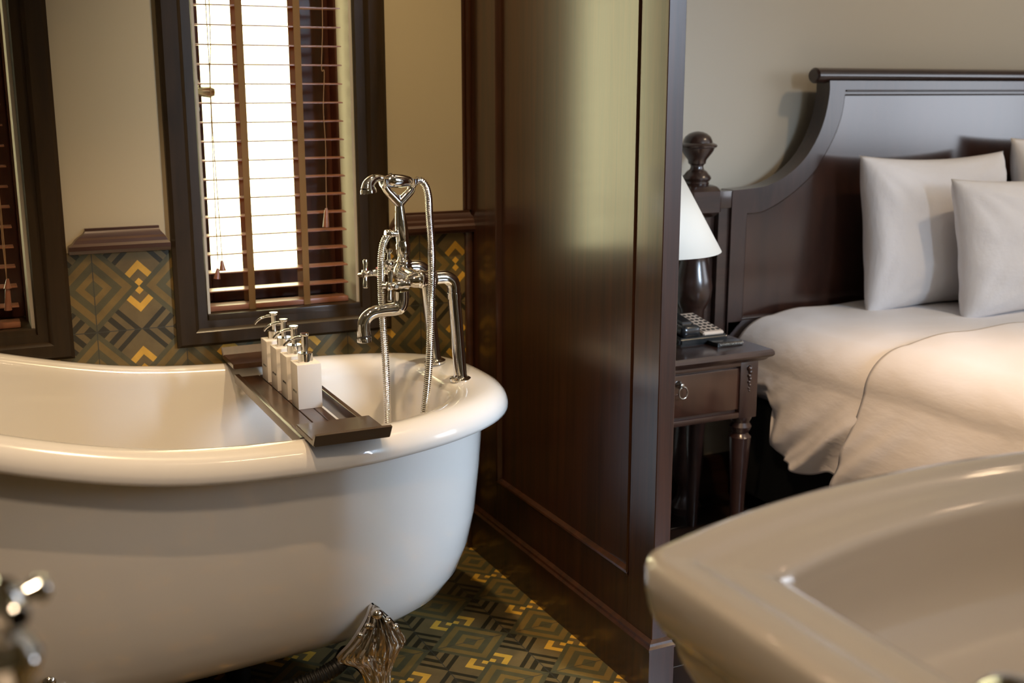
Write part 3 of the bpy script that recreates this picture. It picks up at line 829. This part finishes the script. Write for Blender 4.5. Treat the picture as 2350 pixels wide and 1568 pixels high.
tube(b, [half[-1]+Vector((.004, -.007, .010)), Vector((2*SYM-half[-1].x, HY-.001, half[-1].z+.010))], .003, 8)
tube(b, [(ixl, HY+.006, .605), (2*SYM-ixl, HY+.006, .605)], .006, 10)
obj('panel_bead', b, MAHOG_D, hb, 60)
b = NB(); xa, za = A2(1874, 173)
lathe(b, [(0, 0), (.018, 0), (.0235, .006), (.0235, 2*(SYM-xa)-.006), (.018, 2*(SYM-xa)), (0, 2*(SYM-xa))], (xa+.012, HY+.030, za), (1, 0, 0), 32, sx=1.2, sy=1.0)
obj('scroll_rail', b, MAHOG_D, hb, 40)
# shoulder rails reaching the posts
for s in (0, 1):
    xx = (lambda v: v if not s else 2*SYM-v)
    b = NB(); a_, c_ = sorted((xx(2.03), xx(2.115))); zt_ = outer[0][1]
    box(b, a_, c_, HY+.002, HY+.05, zt_-.052, zt_, .003); box(b, a_, c_, HY+.03, HY+.05, .35, zt_-.05)
    box(b, *sorted((xx(2.07), xx(2.112))), HY+.01, HY+.058, .3, zt_-.05)
    obj('shoulder_rail', b, MAHOG_D, hb, 30)
def bed_post(px):
    b = NB(); yy_ = HY+.02
    z = lambda y: at(1608, y, 1, HY).z
    prof = [(.048, .0), (.05, .02), (.03, .05), (.026, .08), (.045, .12), (.05, .16), (.05, .56), (.034, .575), (.030, .59), (.036, .61)]
    P = [(712, .036), (700, .046), (680, .056), (660, .0585), (640, .055), (620, .048), (600, .042), (588, .041), (580, .044), (574, .050), (568, .051), (564, .046), (560, .040), (556, .040), (553, .043), (549, .043), (545, .034), (541, .026), (538, .030), (532, .038), (526, .040), (519, .036), (514, .028), (511, .026), (508, .030), (505, .033), (502, .030)]
    prof = [q_ for q_ in prof if q_[1] < z(715)]+[(r, z(y)) for y, r in P]
    lathe(b, [(0, 0)]+prof+[(0, z(502))], (px, yy_, 0), (0, 0, 1), 36)
    # block with clipped corners
    zb0, zb1 = z(500), z(424)
    c1 = .058
    rings = []
    for zz_, k in ((zb0, .55), (zb0+.006, .8), (zb0+.018, 1), (zb1-.018, 1), (zb1-.006, .85), (zb1, .62)):
        cc = c1*k; ch = .012
        rings.append([(px-cc, yy_-cc+ch, zz_), (px-cc+ch, yy_-cc, zz_), (px+cc-ch, yy_-cc, zz_), (px+cc, yy_-cc+ch, zz_), (px+cc, yy_+cc-ch, zz_), (px+cc-ch, yy_+cc, zz_), (px-cc+ch, yy_+cc, zz_), (px-cc, yy_+cc-ch, zz_)])
    loft(b, rings, True, True, True)
    F = [(425, 0), (425, .036), (421, .038), (417, .036), (415, .040), (410, .044), (405, .042), (401, .037), (398, .034), (394, .030), (390, .022), (384, .019), (380, .020), (376, .026), (372, .027), (368, .028), (362, .034), (352, .044), (344, .050), (340, .052), (338, .058), (334, .059), (331, .056), (328, .045), (322, .043), (314, .038), (307, .027), (303, .014), (301.5, 0)]
    lathe(b, [(r*.98, z(y)) for y, r in F], (px, yy_, 0), (0, 0, 1), 40)
    return obj('bed_post', b, MAHOG_D, bed, 35)
bed_post(1.992); bed_post(2*SYM-1.992)
b = NB(); box(b, 2.16, 2*SYM-2.16, .85, 2.82, .06, .36, .01); obj('bed_base', b, BLACKC, bed, 30)
b = NB(); box(b, 2.19, 2*SYM-2.19, .88, 2.815, .36, .50, .03, 4); obj('mattress', b, LINEN, bed, 60)

# bedding
def hsh(i): return math.sin(i*12.9898)*43758.5453 % 1
def fold(y, seed, amps):
    return sum(a*math.sin(k*y+seed*3.1*(i+1)+1.7*math.sin(k*.37*y+i)) for i, (k, a) in enumerate(amps))
BL = 2.115
def bedding(name, ys, top, hem, thick, flare, xr, amps, seed, bulge, label, cat, head_round=0):
    """cloth over the bed: from the left hem up and over to the right-hand side"""
    b = NB(); rows = []; nS, nT = 34, 60
    for y in ys:
        hz = hem(y); rowp = []
        for k in range(nS+1):
            u = k/nS; zz_ = hz+(top(BL+.1, y)-.11-hz)*u
            dn = 1-u
            off = flare(y)*dn**1.4+fold(y+.25*u, seed, amps)*dn**1.1+bulge*math.sin(PI*u)
            rowp.append(Vector((BL-off, y+.02*math.sin(9*y+3*u)*dn, zz_)))
        x1_, z1_ = rowp[-1].x, rowp[-1].z
        for k in range(1, 13):
            a = PI/2*k/12; R_ = .14
            zt_ = top(x1_+R_, y)
            rowp.append(Vector((x1_+R_*(1-math.cos(a)), y, z1_+(zt_-z1_)*math.sin(a))))
        xs0 = rowp[-1].x
        for k in range(1, nT+1):
            x = xs0+(xr-xs0)*k/nT; rowp.append(Vector((x, y, top(x, y))))
        # falls off the far side
        for k in range(1, 9): rowp.append(Vector((xr+.10*math.sin(PI/2*k/8), y, top(xr, y)-.38*(k/8)**1.6)))
        rows.append(rowp)
    loft(b, rows, False)
    o = obj(name, b, LINEN, None, 180, base=(3.0, 1.7, .5))
    md = o.modifiers.new('thickness', 'SOLIDIFY'); md.thickness = thick; md.offset = -1
    return tagp(o, label, cat)
def wr(x, y, s, a): return a*math.sin(11*x+7*y+s)*math.sin(5.3*x-9*y+2*s)+.5*a*math.sin(23*x-17*y+s*1.3)
def top1(x, y): return .628-.035*max(0, min(1, (2.36-x)/.22))**1.5+.004*math.sin(6*x+4*y)+wr(x, y, 1, .003)
def hem1(y): return interp(y, [(2.2, .27), (2.50, .255), (2.575, .30), (2.62, .385), (2.80, .40)])+.012*math.sin(31*y)
ys1 = [2.80-i*(2.80-1.95)/90 for i in range(91)]
bedding('flat_sheet', ys1, top1, hem1, .006, lambda y: .045*max(0, min(1, (2.62-y)/.08)), 2*SYM-BL-.1, [(27, .013), (61, .007), (13, .010)], 2.0, .022,
        'white sheet tucked under the pillows and hanging at the bed side by the nightstand', 'sheet')
def top2(x, y):
    ye_ = 2.30+.05*max(-1, min(1, (x-2.5)*2))
    e_ = max(0, min(1, (ye_-y)/.05))
    return .640+.018*e_**.5+.05*max(0, min(1, (2.1-y)/.8))*(1-abs((x-2.9)/1.2)**2)*.5-.05*max(0, min(1, (2.42-x)/.28))**1.5+wr(x, y, 3, .0045)
def hem2(y): return interp(y, [(1.0, .20), (2.1, .235), (2.22, .225), (2.3, .26)])+.012*math.sin(23*y+1)
ys2 = [2.235-i*(2.235-.80)/110 for i in range(111)]
bedding('duvet', ys2, top2, hem2, .012, lambda y: .052, 2*SYM-BL-.1, [(19, .018), (43, .009), (8, .012)], 5.0, .030,
        'white duvet folded back below the pillows on the bed', 'duvet')

def pillow(name, c, w_, h_, t_, yaw, lean, roll, label, seed=1):
    b = NB(); n = 44; G = {}
    for side in (1, -1):
        for i in range(n+1):
            for j in range(n+1):
                u, v = -1+2*i/n, -1+2*j/n
                edge = (i in (0, n) or j in (0, n))
                if edge and side == -1: G[side, i, j] = G[1, i, j]; continue
                # corners pulled out like ears, sides bowed in
                x = u*w_/2*(1-.075*(1-v*v)*abs(u)**3); z = v*h_/2*(1-.085*(1-u*u)*abs(v)**3)
                tk = ((1-u**4)*(1-v**4))**.55
                y = side*t_/2*tk
                wv = .004*math.sin(5*u+3*v*seed+seed)*math.sin(5*v-2*u)
                for (cu, cv) in ((-1, 1), (-1, -1), (1, 1), (1, -1)):
                    dc = math.hypot(u-cu, v-cv); ang = math.atan2(v-cv, u-cu)
                    wv += .0045*math.sin(17*ang+seed*2)*max(0, 1-dc/1.25)*min(1, dc*4)
                y += side*wv*min(1, tk*2)
                G[side, i, j] = b.verts.new((x, y, z))
        for i in range(n):
            for j in range(n):
                f = (G[side, i, j], G[side, i+1, j], G[side, i+1, j+1], G[side, i, j+1])
                b.faces.new(f if side == 1 else f[::-1])
    bmesh.ops.recalc_face_normals(b, faces=b.faces)
    R_ = Matrix.Rotation(yaw, 4, 'Z') @ Matrix.Rotation(lean, 4, 'X') @ Matrix.Rotation(roll, 4, 'Y')
    bmesh.ops.transform(b, matrix=Matrix.Translation(c) @ R_, verts=b.verts)
    bmesh.ops.smooth_vert(b, verts=b.verts, factor=.5, use_axis_x=True, use_axis_y=True, use_axis_z=True)
    zmin = min(v.co.z for v in b.verts)
    o = obj(name, b, LINEN, None, 180, base=(c[0], c[1], zmin))
    return tagp(o, label, 'pillow', 'pillows leaning on the headboard')
pillow('pillow', (2.815, 2.70, .858), .62, .50, .15, 0, -.14, .0, 'large white pillow leaning on the left side of the headboard', 1)
pillow('pillow', (3.035, 2.505, .825), .68, .44, .15, 0, -.20, .0, 'smaller white pillow standing in front of the large one', 2.3)
pillow('pillow', (3.54, 2.70, .885), .80, .53, .15, 0, -.12, .0, 'white pillow cut off by the right edge of the view', 3.1)

# ================================================================== nightstand
ns = thing('nightstand', (1.71, 2.70, 0), 'dark mahogany nightstand with one drawer and turned legs beside the bed', 'nightstand')
NX0, NX1, NY0, NY1, NZ = 1.415, 2.003, 2.464, 2.782, .600
b = NB()
rings = [[(NX0+d, NY0+d, z), (NX1-d, NY0+d, z), (NX1-d, NY1, z), (NX0+d, NY1, z)] for d, z in ((.022, .567), (.016, .571), (.012, .576), (.004, .580), (0, .586), (.001, .594), (.005, NZ))]
loft(b, rings, True, True, True); obj('table_top', b, MAHOG_D, ns, 25)
lx0, lx1 = NX0+.035, NX1-.035
b = NB(); box(b, lx0+.03, lx1-.03, NY0+.040, NY0+.052, .412, .568); box(b, lx0+.004, lx0+.018, NY0+.04, NY1-.01, .412, .568); box(b, lx1-.018, lx1-.004, NY0+.04, NY1-.01, .412, .568); box(b, lx0, lx1, NY1-.025, NY1-.01, .412, .568)
box(b, lx0+.045, lx1-.045, NY0+.026, NY0+.05, .408, .424, .003); box(b, lx0+.045, lx1-.045, NY0+.026, NY0+.05, .556, .568, .002)
obj('apron', b, MAHOG_D, ns, 30)
b = NB(); box(b, lx0+.058, lx1-.058, NY0+.031, NY0+.046, .432, .550, .003)
dr = obj('drawer', b, VENEER, ns)
b = NB(); kx, kz = 1.712, .516
lathe(b, [(0, 0), (.010, 0), (.010, .003), (.005, .006), (.004, .016), (.0055, .020), (0, .022)], (kx-.004, NY0+.031, kz+.010), (0, -1, 0), 20)
tor = [(kx+.000+.0135*math.sin(a), NY0+.013, kz-.010+.0165*math.cos(a)) for a in [2*PI*k/28 for k in range(29)]]
tube(b, tor, .0022, 10); obj('ring_pull', b, PEWTER, dr, 60)
for x in (lx0+.03, lx1-.03):
    for y in (NY0+.055, NY1-.045):
        b = NB(); w2 = .030
        box(b, x-w2, x+w2, y-w2, y+w2, .405, .567, .003)
        lathe(b, [(0, .0), (.014, 0), (.016, .02), (.022, .20), (.030, .330), (.031, .345), (.026, .350), (.022, .356), (.028, .366), (.031, .376), (.024, .388), (.030, .400), (.030, .406), (0, .406)], (x, y, 0), (0, 0, 1), 24)
        lg = obj('leg', b, MAHOG_V, ns, 35)
        if y < 2.6:
            b = NB()
            for q_, (dz, r) in enumerate([(.548, .0085), (.537, .007), (.527, .0062), (.518, .0055), (.509, .005), (.500, .0042), (.491, .0034), (.483, .0026)]):
                bmesh.ops.create_icosphere(b, subdivisions=2, radius=r, matrix=Matrix.Translation((x+(.002 if q_ % 2 else -.001), y-w2-.001, dz)))
            obj('carved_drop', b, MAHOG_D, lg, 60)

# lamp
lm = thing('table_lamp', (1.69, 2.64, NZ), 'table lamp with a white cone shade half hidden behind the wooden partition', 'lamp')
b = NB(); lathe(b, [(0, 0), (.055, 0), (.055, .012), (.03, .02), (.02, .04), (.035, .08), (.045, .12), (.035, .17), (.014, .21), (.010, .24), (.010, .30), (0, .30)], (1.69, 2.64, NZ), (0, 0, 1), 32); obj('lamp_base', b, MAHOG_D, lm)
b = NB(); lathe(b, [(.201, .873), (.086, 1.080)], (1.69, 2.64, 0), (0, 0, 1), 48)
for f in [f for f in b.faces if len(f.verts) > 4]: b.faces.remove(f)
o = obj('lamp_shade', b, SHADE, lm, 60); md = o.modifiers.new('thickness', 'SOLIDIFY'); md.thickness = .002
# telephone
ph = thing('telephone', (1.86, 2.69, NZ), 'black and cream desk telephone on the nightstand', 'telephone')
def slab(bm, x0, x1, y0, y1, za0, za1, zb0, zb1, bev):
    """a wedge: heights za at the front edge y0 and zb at the back edge y1"""
    V = [(x0, y0, za0), (x1, y0, za0), (x1, y1, zb0), (x0, y1, zb0), (x0, y0, za1), (x1, y0, za1), (x1, y1, zb1), (x0, y1, zb1)]
    v = [bm.verts.new(p) for p in V]
    fs = [bm.faces.new([v[i] for i in f]) for f in ((3, 2, 1, 0), (4, 5, 6, 7), (0, 1, 5, 4), (1, 2, 6, 5), (2, 3, 7, 6), (3, 0, 4, 7))]
    if bev: bmesh.ops.bevel(bm, geom=list({e for f in fs for e in f.edges}), offset=bev, segments=3, affect='EDGES')
b = NB(); slab(b, 1.782, 1.945, 2.600, 2.772, NZ, NZ+.022, NZ, NZ+.052, .006); obj('phone_base', b, BLACK, ph, 40)
b = NB(); slab(b, 1.868, 1.938, 2.612, 2.768, NZ+.020, NZ+.031, NZ+.045, NZ+.056, .003); fp = obj('face_plate', b, BEIGE, ph, 40, label='cream face plate')
b = NB()
for r_ in range(7):
    for c_ in range(4):
        yk = 2.630+r_*.020; xk = 1.879+c_*.0160; zk = NZ+.031+(yk-2.612)*.1585
        box(b, xk-.0045, xk+.0045, yk-.0055, yk+.0055, zk-.003, zk+.0022, .001, 1)
tagp(obj('keypad', b, BLACK, fp, 30), kind=None)
b = NB()
box(b, 1.790, 1.852, 2.600, 2.645, NZ+.022, NZ+.056, .014, 3); box(b, 1.790, 1.852, 2.730, 2.772, NZ+.040, NZ+.080, .014, 3)
slab(b, 1.797, 1.845, 2.62, 2.762, NZ+.040, NZ+.062, NZ+.066, NZ+.088, .009)
obj('handset', b, BLACK, ph, 50)
# note pad
npd = thing('notepad', (1.92, 2.575, NZ), 'small black spiral-bound notepad in front of the telephone', 'notepad')
b = NB(); box(b, 1.872, 1.955, 2.548, 2.597, NZ, NZ+.012, .001); obj('cover', b, BLACK, npd)
b = NB()
for k in range(15):
    cxk = 1.876+k*.0054
    tube(b, [(cxk, 2.548+.0065*math.cos(a), NZ+.007+.0065*math.sin(a)) for a in [2*PI*j/12 for j in range(13)]], .0008, 6)
obj('spiral_binding', b, PEWTER, npd, 60)

# ================================================================== ceiling lamps (outside the view; headboard, basin and bed ones added as fill)
for (x, y, w_) in LAMPS:
    r = thing('ceiling_downlight', (x, y, 2.8), 'round recessed ceiling downlight above the '+{'head': 'middle of the bed, added as fill', 'basin': 'two basins, added as fill', 'mixer': 'faucet end of the bathtub', 'bath': 'bathroom floor', 'bed': 'opening between bathroom and bedroom, added as fill'}[w_], 'ceiling light', 'ceiling downlights' if w_ == 'bath' else None)
    b = NB(); lathe(b, [(.030, .0), (.050, 0), (.050, -.006), (.036, -.006), (.030, 0)], (x, y, 2.799), (0, 0, 1), 32)
    obj('rim', b, CHROME, r)
    b = NB(); lathe(b, [(0, 0), (.030, 0), (.030, -.003), (0, -.003)], (x, y, 2.799), (0, 0, 1), 32)
    obj('lens', b, BULB, r)
